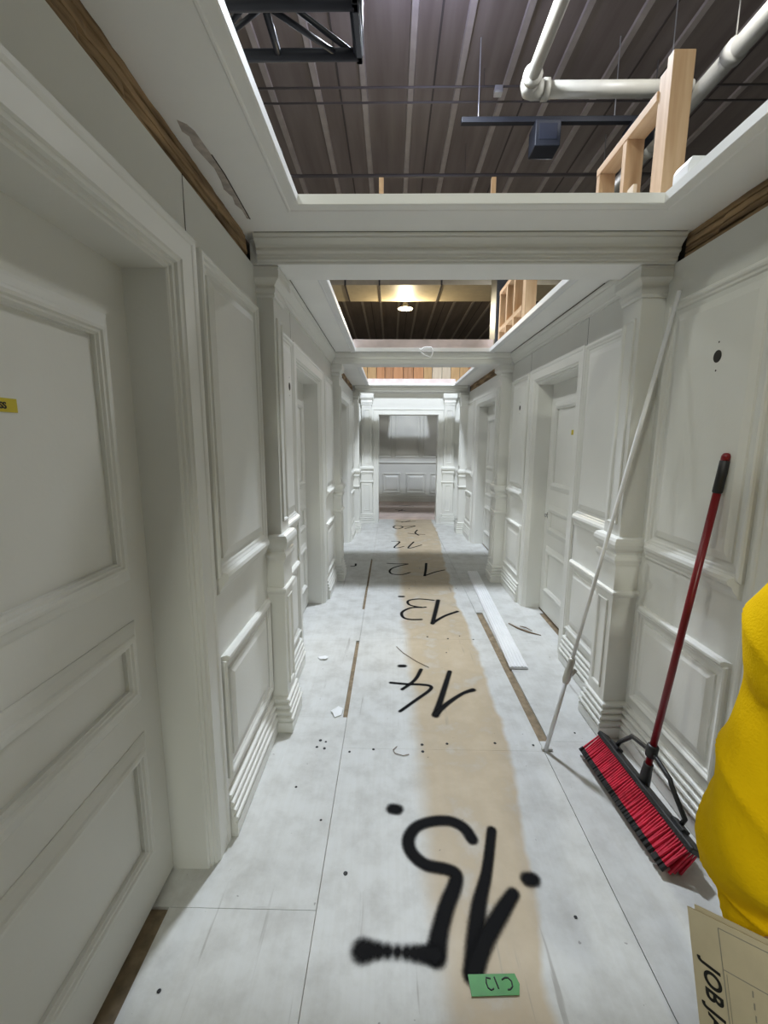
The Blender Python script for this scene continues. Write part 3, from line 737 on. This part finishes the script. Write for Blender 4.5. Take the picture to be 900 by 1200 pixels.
# ------------------------------------------------------------------ sprayed numbers on the floor
STROKES = {'15': [[(0.016, 1.612, 0.056), (0.036, 1.609, 0.056)], [(0.33, 1.475, 0.049), (0.307, 1.525, 0.051), (0.256, 1.556, 0.052), (0.181, 1.554, 0.052), (0.113, 1.526, 0.051), (0.079, 1.47, 0.054), (0.09, 1.413, 0.052), (0.138, 1.369, 0.051), (0.212, 1.353, 0.05), (0.246, 1.333, 0.049), (0.231, 1.285, 0.056), (0.201, 1.231, 0.058), (0.174, 1.168, 0.059), (0.158, 1.122, 0.064), (0.147, 1.08, 0.069)], [(0.147, 1.084, 0.056), (0.095, 1.086, 0.056), (0.04, 1.089, 0.052), (-0.023, 1.091, 0.056), (-0.076, 1.09, 0.077)], [(0.416, 1.517, 0.041), (0.361, 1.352, 0.042), (0.309, 1.233, 0.054), (0.277, 1.131, 0.061), (0.253, 1.036, 0.064)], [(0.253, 1.039, 0.054), (0.313, 1.132, 0.058), (0.375, 1.206, 0.057), (0.434, 1.27, 0.047)], [(0.501, 1.322, 0.057), (0.518, 1.322, 0.057)]], '14': [[(0.072, 2.798, 0.041), (0.101, 2.799, 0.041)], [(0.007, 2.586, 0.027), (0.108, 2.572, 0.027), (0.202, 2.569, 0.027), (0.261, 2.552, 0.027), (0.25, 2.504, 0.026), (0.152, 2.391, 0.025), (0.062, 2.287, 0.024)], [(0.215, 2.755, 0.029), (0.165, 2.622, 0.027), (0.08, 2.512, 0.026)], [(0.408, 2.733, 0.034), (0.355, 2.554, 0.037), (0.301, 2.374, 0.04), (0.264, 2.254, 0.048)], [(0.265, 2.263, 0.036), (0.352, 2.375, 0.033), (0.455, 2.475, 0.029), (0.527, 2.516, 0.04)]], '13': [[(0.095, 4.161, 0.042), (0.129, 4.162, 0.042)], [(0.426, 4.067, 0.029), (0.284, 4.097, 0.029), (0.179, 4.048, 0.029), (0.185, 3.939, 0.028), (0.29, 3.879, 0.028), (0.334, 3.885, 0.028)], [(0.29, 3.879, 0.032), (0.191, 3.861, 0.031), (0.11, 3.758, 0.031), (0.117, 3.64, 0.03), (0.18, 3.596, 0.029), (0.275, 3.599, 0.029)], [(0.472, 4.068, 0.045), (0.419, 3.792, 0.042), (0.364, 3.514, 0.04)], [(0.365, 3.522, 0.032), (0.482, 3.673, 0.034), (0.62, 3.788, 0.035)]], '12': [[(-0.04, 5.353, 0.029), (0.088, 5.329, 0.029), (0.221, 5.333, 0.029), (0.113, 5.246, 0.029), (0.021, 5.135, 0.028), (-0.011, 5.013, 0.028), (0.021, 4.907, 0.027), (0.131, 4.886, 0.027), (0.233, 4.971, 0.027)], [(0.458, 5.37, 0.035), (0.428, 5.078, 0.033), (0.397, 4.847, 0.032)], [(0.397, 4.847, 0.027), (0.534, 4.997, 0.028), (0.657, 5.086, 0.028)]], '11': [[(0.018, 6.59, 0.029), (0.138, 6.552, 0.029), (0.054, 6.215, 0.028), (0.094, 6.166, 0.028), (0.194, 6.258, 0.028)], [(0.358, 6.56, 0.029), (0.258, 6.147, 0.027), (0.465, 6.36, 0.028)]], '10': [[(0.084, 7.856, 0.031), (0.045, 7.698, 0.03), (0.119, 7.55, 0.03), (0.216, 7.705, 0.03), (0.169, 7.839, 0.031), (0.084, 7.856, 0.031)], [(0.25, 7.574, 0.03), (0.451, 7.851, 0.031), (0.236, 7.763, 0.031)]], '9': [[(0.109, 8.299, 0.037), (0.27, 8.239, 0.036), (0.476, 8.314, 0.037)], [(0.208, 8.193, 0.032), (0.376, 8.355, 0.033)]], 'T': [[(0.298, 7.187, 0.028), (0.429, 7.126, 0.028), (0.568, 7.099, 0.028)], [(0.467, 7.473, 0.03), (0.417, 7.226, 0.029), (0.465, 7.03, 0.028)]], 'scrib': [[(-0.492, 5.207, 0.026), (-0.442, 5.227, 0.026), (-0.444, 5.32, 0.027)]],
           '8': [[(.20, 9.95, .04), (.36, 10.02, .04), (.52, 9.95, .04)], [(.10, 9.40, .035), (.20, 9.30, .035), (.30, 9.27, .035)], [(.16, 9.2, .03), (.26, 9.42, .03)]]}
def catmull(pts, sub=8):
    if len(pts) < 3: return [tuple(a+(b-a)*i/sub for a, b in zip(*pts)) for i in range(sub+1)]
    P_ = [pts[0]]+list(pts)+[pts[-1]]; out = []
    for i in range(1, len(P_)-2):
        for k_ in range(sub):
            s = k_/sub
            out.append(tuple(.5*(2*b+(c-a)*s+(2*a-5*b+4*c-d)*s*s+(3*b-a-3*c+d)*s**3) for a, b, c, d in zip(P_[i-1], P_[i], P_[i+1], P_[i+2])))
    out.append(tuple(pts[-1])); return out
LAT = [-1, -.82, -.64, -.42, 0, .42, .64, .82, 1]
def painted(name, key, z, label, spread=1.36):
    vv = []; ff = []; al = []; zz = z+.0006
    for si, st in enumerate(STROKES[key]):
        P_ = catmull(st); rows = []; faint = key == '15' and si == 2      # the thin, sputtering foot of the 5
        for i, p in enumerate(P_):
            a, b = P_[max(i-1, 0)], P_[min(i+1, len(P_)-1)]
            d = Vector((b[0]-a[0], b[1]-a[1])); d = d.normalized() if d.length > 1e-6 else Vector((1, 0))
            rows.append((Vector(p[:2]), d, p[2]*.5*spread, 0))
        caps0 = [(rows[0][0]-rows[0][1]*rows[0][2]*e, rows[0][1], rows[0][2], e) for e in (1, .82, .6, .35)]
        caps1 = [(rows[-1][0]+rows[-1][1]*rows[-1][2]*e, rows[-1][1], rows[-1][2], e) for e in (.35, .6, .82, 1)]
        rows = caps0+rows+caps1; n0 = len(vv); nl = len(LAT)
        for ri, (c, d, hw, e) in enumerate(rows):
            fk = 1 if not faint else 1-.42*math.exp(-((ri/len(rows)-.52)/.22)**2)*(1+.35*math.sin(ri*1.7))
            nrm = Vector((-d.y, d.x))
            for l in LAT:
                q = c+nrm*hw*l; vv.append((q.x, q.y, zz)); al.append(fk*max(0, 1-math.hypot(l, e)))
        for i in range(len(rows)-1):
            for j in range(nl-1):
                ff.append((n0+i*nl+j, n0+i*nl+j+1, n0+(i+1)*nl+j+1, n0+(i+1)*nl+j))
        zz += .00025
    me = bpy.data.meshes.new(name); me.from_pydata(vv, [], ff)
    at = me.attributes.new('fade', 'FLOAT', 'POINT')
    for i, a in enumerate(al): at.data[i].value = min(1, a*1.4)
    me.materials.append(SPRAY)
    o = bpy.data.objects.new(name, me); COL.objects.link(o); o.parent = floor
    o['label'] = label
    return o
painted('painted_number', '15', .0012, 'large black sprayed number 15 nearest the viewer')
painted('painted_number', '14', 0, 'black sprayed number 14')
painted('painted_number', '13', 0, 'black sprayed number 13')
painted('painted_number', '12', 0, 'black sprayed number 12')
painted('painted_number', '11', 0, 'small black sprayed number 11')
painted('painted_number', '10', 0, 'small black sprayed number 10 near the end opening')
painted('painted_number', '9', 0, 'black sprayed number at the end opening threshold')
painted('painted_mark', 'T', 0, 'black sprayed letter T between 10 and 11')
painted('painted_mark', 'scrib', 0, 'small black sprayed hook at the left')
painted('painted_number', '8', .05, 'black sprayed marks on the raised pink floor')

# green tape with writing
t = thing('floor_tape', 'green tape strip marked C12 on the floor by the painted 15', 'tape label', (.31, 1.01, 0))
gp = [(.236, 1.035), (.374, 1.040), (.382, 1.015), (.374, .990), (.238, .984)]
m = MB(); m.add([(x, y, .0042) for x, y in gp]+[(x, y, .0028) for x, y in gp], [(0, 1, 2, 3, 4), (9, 8, 7, 6, 5)]+[(i, (i+1) % 5, 5+(i+1) % 5, 5+i) for i in range(5)]); m.build('tape', GREENTAPE, t)
m = MB()
for st in ([(.333, 1.024), (.342, 1.029), (.352, 1.029), (.360, 1.021), (.360, 1.009), (.352, 1.002), (.344, 1.001)], [(.312, 1.030), (.319, 1.003)], [(.301, 1.026), (.288, 1.028), (.286, 1.016), (.289, 1.004), (.297, .999), (.305, 1.003)]):
    m.tube([(x, y, .0044) for x, y in st], .0022, 6)
m.build('lettering', INK, t)

# nail heads and dark specks, splinters
m = MB()
dots = [(.17, 2.01), (.17, 1.96), (.745, 2.02), (-.36, 2.03), (-.33, 2.02), (-.37, 1.98), (-.33, 1.97), (-.42, 1.72), (-.20, 1.95), (-.28, 1.55), (-.155, 1.33), (.62, 1.20), (1.0, 2.12), (-.65, .98), (.55, 2.03), (.30, 2.02), (-.08, 1.97), (.3, 3.26), (.46, 3.23), (.56, 3.28), (.66, 3.22), (.42, 3.0), (.2, 4.40), (.70, 4.42)]
for x, y in dots:
    r_ = R.uniform(.005, .009); m.lathe((x, y, .0012), [(r_, 0), (r_*.8, .0012)], 10)
m.build('nail_heads', INK, floor)

def scrap(label, pts, mat_, z=.004, cat='scrap', name='paper_scrap'):
    n = len(pts); m = MB()
    zs = [z+R.uniform(0, .012) for _ in pts]
    m.add([(x, y, q+.002) for (x, y), q in zip(pts, zs)]+[(x, y, q-.003) for (x, y), q in zip(pts, zs)], [tuple(range(n)), tuple(range(2*n-1, n-1, -1))]+[(i, (i+1) % n, n+(i+1) % n, n+i) for i in range(n)])
    return tag(m.build(name, mat_, None), label, cat)
scrap('white scrap on the floor left of the painted 14', [(-.52, 2.90), (-.47, 2.915), (-.44, 2.885), (-.46, 2.86), (-.50, 2.87)], WHITEPAPER)
scrap('crumpled white and tan scrap at the end of the left floor gap', [(-.34, 2.27), (-.30, 2.31), (-.27, 2.29), (-.275, 2.24), (-.31, 2.215), (-.325, 2.25)], WHITEPAPER)
m = MB(); m.tube([(1.02, 3.53, .006), (1.07, 3.43, .007), (1.14, 3.35, .008), (1.22, 3.30, .006)], [.004, .007, .006, .003], 6)
tag(m.build('wood_splinter', BROWNSCRAP, None, True), 'curved brown splinter on the floor before the right door', 'splinter')
m = MB(); m.tube([(1.10, 3.47, .006), (1.13, 3.42, .018), (1.17, 3.37, .012)], [.003, .005, .003], 6)
tag(m.build('wood_splinter', BROWNSCRAP, None, True), 'short brown splinter tilted beside the curved one', 'splinter')
m = MB(); m.tube([(.05, 3.08, .004), (.10, 2.98, .004), (.19, 2.86, .004), (.27, 2.78, .004)], .0022, 6)
tag(m.build('wire_offcut', BROWNSCRAP, None, True), 'thin brown wire offcut on the floor above the painted 14', 'wire')
m = MB(); cp = [(.04, 1.99), (.02, 1.965), (.03, 1.94), (.07, 1.925), (.10, 1.935)]
m.tube([(x, y, .004) for x, y in cp], .0018, 6); tag(m.build('wire_offcut', BROWNSCRAP, None, True), 'tiny curled wire on the floor seam before the painted 15', 'wire')

# ------------------------------------------------------------------ loose reeded trim board on the floor
t = thing('trim_board', 'long white reeded trim board lying on the floor at right', 'trim board', (.93, 3.9, 0))
A, B = Vector((.978, 4.99, 0)), Vector((.890, 2.775, 0)); d = (B-A).normalized(); nrm = Vector((-d.y, d.x, 0))
pr = [(-.062, 0.001), (-.062, .014), (-.056, .018)]
for i in range(5):
    c = -.044+i*.022; pr += [(c-.009, .018), (c-.006, .0225), (c+.006, .0225), (c+.009, .018)]
pr += [(.056, .018), (.062, .014), (.062, .001)]
m = MB(); m.loops([[p+nrm*w+Vector((0, 0, z)) for w, z in pr] for p in (A, B)], cap0=True, cap1=True); m.build('board', TRIMW, t)

# ------------------------------------------------------------------ leaning pole
t = thing('extension_pole', 'thin white pole leaning on the right wall beside the pilaster', 'pole', (.793, 1.98, 0))
PA, PB = Vector((.795, 1.98, .004)), Vector((1.205, 2.055, 2.20)); PB = Vector((1.222, 1.99, 2.185))
pt = lambda s: PA+(PB-PA)*s+Vector((0, 0, -.0))
m = MB(); m.tube([pt(s) for s in (.0, .18)], .0105, 10); m.build('lower_tube', TRIMW, t, True)
m = MB(); m.tube([pt(s) for s in (.22, .40, .6, 1)], [.0088, .0088, .009, .009], 10); m.build('upper_tube', TRIMW, t, True)
m = MB(); m.tube([pt(s) for s in (.17, .18, .20, .205, .225, .23)], [.014, .019, .019, .016, .016, .012], 12); m.build('collar', METAL, t, True)
m = MB(); m.tube([pt(.192)+Vector((.012, -.012, 0)), pt(.205)+Vector((.026, -.012, 0))], .008, 8); m.build('thumb_screw', METAL, t, True)
m = MB(); m.box(.775, .83, 1.975, 1.992, .001, .014); m.build('foot', METAL, t, bevel=.004)

# ------------------------------------------------------------------ push broom
t = thing('push_broom', 'red push broom with black brace leaning on the right wall', 'broom', (1.08, 1.66, 0))
E0, E1 = Vector((1.075, 1.965, 0)), Vector((1.105, 1.345, 0)); ax = (E1-E0).normalized(); sd = Vector((ax.y, -ax.x, 0))
if sd.x > 0: sd = -sd                       # towards the corridor
mid = (E0+E1)/2
TL = math.radians(34)                        # the head tips back towards the wall, bristles turned to the corridor
uv = Vector((0, 0, 1))*math.cos(TL)-sd*math.sin(TL); lv = sd*math.cos(TL)+Vector((0, 0, 1))*math.sin(TL)
BL = .098
bc = lambda s_: E0+(E1-E0)*s_+sd*.060+Vector((0, 0, .022))+uv*BL          # centre line of the block
m = MB(); m.obox(bc(.5), ax, lv, uv, .318, .031, .012); m.build('block', BLACK, t, bevel=.006)
m = MB(); nt = 54; tips = MB()
for i in range(nt):
    s_ = (i+.5)/nt
    for j_, w in enumerate((-.022, -.007, .008, .023)):
        b = bc(s_)+lv*w-uv*.010
        ln = (b.z-.004)/math.cos(TL)*(1 if j_ < 2 else .98)
        ln = min(ln, .105+.006*j_)
        dv = (-uv*1+lv*(.10+w*5)+ax*R.uniform(-.06, .06)).normalized()
        if (b+dv*ln).z < .003: ln = (b.z-.003)/-dv.z
        k_ = 1 if j_ < 3 else .80
        m.tube([b, b+dv*ln*.5*k_, b+dv*ln*k_], [.0034, .0048, .0060], 6)
        if j_ == 3: tips.tube([b+dv*ln*.80, b+dv*ln], [.0086, .0100], 6)
m.build('bristles', REDB, t)
tips.build('bristle_tips', BLACK, t)
HB = bc(.5)+uv*.014; HT = Vector((1.228, 1.615, 1.512)); hd = (HT-HB).normalized()
hp = lambda L_: HB+hd*L_
LL = (HT-HB).length
m = MB(); m.tube([hp(.06), hp(LL-.145)], .0135, 14); m.build('handle', REDM, t, True)
m = MB(); m.tube([hp(LL-.15), hp(LL-.145), hp(LL-.03), hp(LL-.028)], [.0135, .0165, .0165, .0145], 14); m.build('grip', BLACK, t, True)
m = MB(); m.tube([hp(LL-.03), hp(LL-.012), hp(LL-.003), hp(LL)], [.0150, .0150, .011, .004], 14); m.build('end_cap', REDM, t, True)
m = MB(); m.tube([HB-hd*.012, hp(.02), hp(.085), hp(.09)], [.024, .022, .0185, .0185], 14); m.build('socket', BLACK, t, True)
m = MB(); m.tube([hp(.125), hp(.13), hp(.175), hp(.18)], [.019, .023, .023, .019], 14); m.build('collar', BLACK, t, True)
for sg, name in ((-1, 'brace_arm'), (1, 'brace_arm')):
    c = hp(.150); foot = bc(.5)+ax*sg*.215+uv*.016
    k0 = c+(foot-c)*.38+ax*sg*.045+Vector((0, 0, .030))
    pts = [c, c+ax*sg*.022+Vector((0, 0, -.006)), k0-ax*sg*.022+Vector((0, 0, .006)), k0, k0+(foot-k0)*.12, foot+uv*.03, foot]
    m = MB(); m.tube(pts, .0098, 8); b = m.build(name, BLACK, t, True)
    m = MB(); m.obox(foot, ax, lv, uv, .032, .018, .008); m.build('brace_foot', BLACK, b, bevel=.003)

# ------------------------------------------------------------------ person with job jacket
person = thing('person', 'person in a yellow fleece at the right edge holding a job envelope', 'person', (.86, .66, 0))
def skinmesh(name, verts, edges_, m_, parent, sub=2, root=0):
    me = bpy.data.meshes.new(name); me.from_pydata([v[:3] for v in verts], edges_, [])
    o = bpy.data.objects.new(name, me); COL.objects.link(o)
    o.parent = parent; w = Vector((0, 0, 0)); p = parent
    while p: w = w+p.location; p = p.parent
    o.location = -w
    sk = o.modifiers.new('skin', 'SKIN'); sk.use_smooth_shade = True
    sv = me.skin_vertices[0].data if len(me.skin_vertices) else None
    if sv is None:
        bm = bmesh.new(); bm.from_mesh(me); bm.verts.layers.skin.verify(); bm.to_mesh(me); bm.free(); sv = me.skin_vertices[0].data
    for i, v in enumerate(verts):
        r_ = v[3]; sv[i].radius = r_ if isinstance(r_, tuple) else (r_, r_); sv[i].use_root = (i == root)
    s = o.modifiers.new('subsurf', 'SUBSURF'); s.levels = sub; s.render_levels = sub
    me.materials.append(m_); return o
# the person faces back past the camera (-Y); the right arm hangs on the corridor side
cx, cy = .86, .68
cx, cy = .93, .66
V = [(cx, cy, .95, .125), (cx, cy-.01, 1.12, .115), (cx, cy, 1.30, .135), (cx, cy+.01, 1.42, .085), (cx, cy, 1.50, .052), (cx, cy-.02, 1.60, .080), (cx, cy-.02, 1.70, .070),
     (cx-.17, cy-.02, 1.395, .055), (.650, .60, 1.12, .042), (.625, .585, .80, .030), (cx+.17, cy, 1.395, .055), (cx+.25, cy+.03, 1.12, .042), (cx+.26, cy-.06, .87, .030),
     (cx-.09, cy, .86, .095), (cx-.10, cy-.01, .49, .062), (cx-.10, cy+.02, .10, .042), (cx-.10, cy-.13, .035, .034), (cx+.09, cy, .86, .095), (cx+.10, cy-.01, .49, .062), (cx+.10, cy+.02, .10, .042), (cx+.10, cy-.13, .035, .034)]
Ed = [(0, 1), (1, 2), (2, 3), (3, 4), (4, 5), (5, 6), (2, 7), (7, 8), (8, 9), (2, 10), (10, 11), (11, 12), (0, 13), (13, 14), (14, 15), (15, 16), (0, 17), (17, 18), (18, 19), (19, 20)]
skinmesh('body', V, Ed, SKIN, person)
# hand behind the card: palm, four fingers, thumb
e1, e2, nn = Vector((.547, -.767, .336)), Vector((-.060, -.436, -.898)), Vector((-.835, -.471, .284))
CA = Vector((.489, .600, .802))
bp = lambda s, t_, h=0: CA+e1*s+e2*t_+nn*h
wr_ = Vector((.618, .590, .775)); palm = bp(.165, .055, -.035)
HV = [tuple(wr_)+(.026,), tuple(wr_*.4+palm*.6)+((.036, .020),), tuple(palm)+((.040, .018),)]; HE = [(0, 1), (1, 2)]
for i, (ds, ln) in enumerate(((-.030, .070), (-.010, .080), (.010, .074), (.029, .058))):
    b0 = palm+e2*.030+e1*ds; n0 = len(HV)
    HV += [tuple(b0)+(.0095,), tuple(b0+e2*ln*.45+nn*.008)+(.0090,), tuple(b0+e2*ln*.8+nn*.017)+(.0083,), tuple(b0+e2*ln+nn*.020)+(.0075,)]
    HE += [(2, n0), (n0, n0+1), (n0+1, n0+2), (n0+2, n0+3)]
n0 = len(HV); tb = palm+e1*.040-e2*.01
HV += [tuple(tb+e1*.02)+(.012,), tuple(bp(.245, .06, -.01))+(.0105,), tuple(bp(.238, .075, .013))+(.0095,), tuple(bp(.215, .085, .013))+(.0085,)]
HE += [(2, n0), (n0, n0+1), (n0+1, n0+2), (n0+2, n0+3)]
skinmesh('hand', HV, HE, SKIN, person)
# head details: hair, eyes, nose, mouth, ears (outside the frame)
m = MB(); hc = Vector((cx, cy-.01, 1.655))
def dome(mb, c, rx, ry, rz, z0, n=28, rows=10):
    lp = []
    for i in range(rows+1):
        row = []
        for k_ in range(n):
            az = 2*math.pi*k_/n; lo = -.25-.65*math.sin(az)+.55*max(0, -math.sin(az))**2*.4     # short at the brow, long at the nape
            ph = lo+(math.pi/2-.02-lo)*i/rows; q = 1+.03*math.sin(az*9+i)
            row.append(c+Vector((rx*q*math.cos(ph)*math.cos(az), ry*q*math.cos(ph)*math.sin(az), rz*math.sin(ph))))
        lp.append(row)
    mb.loops(lp, cap1=True)
dome(m, hc+Vector((0, .010, .02)), .091, .098, .105, -.1); m.build('hair', HAIR, person, True)
m = MB()
for s in (-1, 1): m = MB(); m.lathe(hc+Vector((s*.033, -.083, -.02)), [(.003, -.006), (.009, 0), (.003, .006)], 12); m.build('eye', HAIR, person, True)
m = MB(); m.tube([hc+Vector((0, -.085, -.01)), hc+Vector((0, -.108, -.05)), hc+Vector((0, -.09, -.06))], [.008, .014, .010], 8); m.build('nose', SKIN, person, True)
m = MB(); m.tube([hc+Vector((-.025, -.082, -.09)), hc+Vector((0, -.092, -.09)), hc+Vector((.025, -.082, -.09))], [.004, .007, .004], 8); m.build('mouth', simple('lips', (.42, .18, .15), .5), person, True)
m = MB()
for s in (-1, 1): m = MB(); m.lathe(hc+Vector((s*.085, -.005, -.03)), [(.006, -.03), (.018, 0), (.006, .03)], 10); m.build('ear', SKIN, person, True)
# trousers and shoes
for s in (-1, 1):
    m = MB(); m.tube([(cx+s*.080, cy, .98), (cx+s*.088, cy, .80), (cx+s*.10, cy-.01, .5), (cx+s*.10, cy+.015, .28), (cx+s*.10, cy+.015, .07)], [.105, .104, .085, .072, .078], 18); m.build('trouser_leg', JEANS, person, True)
    m = MB(); m.tube([(cx+s*.10, cy+.06, .045), (cx+s*.10, cy, .048), (cx+s*.10, cy-.10, .04), (cx+s*.10, cy-.17, .034), (cx+s*.10, cy-.20, .03)], [.030, .046, .045, .034, .015], 14); m.build('shoe', SHOE, person, True)
# fleece: torso and sleeves with soft folds
def fold(u, v, amp, seed):
    return amp*(math.sin(u*3+v*17+seed)*.5+math.sin(u*2-v*29+seed*2.3)*.3+math.sin(u*5+v*41+seed*.7)*.2)
m = MB(); lp = []
for i in range(25):
    s = i/24; z = .80+s*.66
    rx = .200+.012*math.sin(s*3)-(.13*max(0, (s-.80)/.20)**1.6); ry = .160-(.06*max(0, (s-.86)/.14)**1.5)
    lp.append([Vector((cx+(rx+fold(a, s, .010, 1))*math.cos(a), cy+(ry+fold(a, s, .010, 2))*math.sin(a), z)) for a in [2*math.pi*k_/36 for k_ in range(36)]])
m.loops(lp, cap0=True, cap1=True); m.build('fleece_body', FLEECE, person, True)
def sleeve(cl, seed):
    m = MB(); lp = []; n = 72
    P_ = catmull(cl, 14)
    for i, p in enumerate(P_):
        s = i/(len(P_)-1)
        a_, b_ = Vector(P_[max(i-1, 0)][:3]), Vector(P_[min(i+1, len(P_)-1)][:3]); d_ = (b_-a_).normalized()
        e_ = d_.cross(Vector((0, 1, 0))).normalized(); g_ = d_.cross(e_)
        lp.append([Vector(p[:3])+(e_*math.cos(a)+g_*math.sin(a))*(p[3]+fold(a+s*2.2, s, .0055, seed)+.009*(1-abs(math.sin(a*1.5+s*5+seed)))**3*max(0, s-.2)+.008*(1-abs(math.sin(a*.5+s*13-seed)))**4*(1 if s > .2 else .3)-.003) for a in [2*math.pi*k_/n for k_ in range(n)]])
    m.loops(lp, cap0=True, cap1=True); return m.build('fleece_sleeve', FLEECE, person, True)
def outline(xc, z, r):     # centre of a sleeve section whose near outline passes the measured point at distance .62
    a = math.atan2(xc, .62); d_ = math.hypot(xc, .62)+.05
    a2 = a+math.asin(r/d_); return (d_*math.sin(a2), d_*math.cos(a2), z, r-.002)
sleeve([(.86, .66, 1.42, .075), (.77, .66, 1.425, .085)]+[outline(*q) for q in ((.625, 1.395, .090), (.568, 1.325, .090), (.528, 1.277, .092), (.521, 1.222, .086), (.536, 1.165, .074), (.524, 1.085, .083), (.509, 1.0, .088), (.498, .925, .086), (.505, .888, .078), (.538, .826, .062), (.549, .770, .058), (.556, .742, .052))], 3)
sleeve([(cx+.06, cy, 1.42, .075), (cx+.17, cy, 1.40, .088), (cx+.21, cy+.01, 1.30, .092), (cx+.25, cy+.03, 1.12, .085), (cx+.262, cy, .98, .080), (cx+.262, cy-.06, .86, .058)], 5)

# the card envelope, held so a thing of its own
t = thing('job_envelope', 'manila job envelope with bold black JOB lettering held by the person', 'envelope', tuple(CA))
m = MB()
m.obox(bp(.115, .15, -.0012), e1, e2, nn, .115, .15, .0012); m.build('front_card', PAPER, t)
m = MB(); m.obox(bp(.122, .146, -.0052), e1, e2, nn, .113, .152, .0008); m.build('back_card', PAPER, t)
text('JOB JACKET', bp(.0155, .0620, .0006), e2, e1, .0315, INK, 'lettering', t, shear=.22, bold=.0007, sx=.86, space=1.08)
m = MB()
def line(a, b, w=.0007):
    pa, pb = Vector(a), Vector(b); d_ = (pb-pa).normalized(); q = Vector((-d_.y, d_.x))
    m.add([bp(p[0], p[1], .0003) for p in (pa+q*w, pb+q*w, pb-q*w, pa-q*w)], [(0, 1, 2, 3)])
line((.042, .009), (.21, .009)); line((.042, .009), (.043, .28)); line((.043, .060), (.21, .060)); line((.21, .009), (.21, .28)); line((.043, .28), (.21, .28)); line((.0465, .064), (.0465, .28), .0004)
for i in range(14): line((.0778, .066+i*.014), (.0772, .074+i*.014), .0009)
m.build('printed_lines', GREYLINE, t)
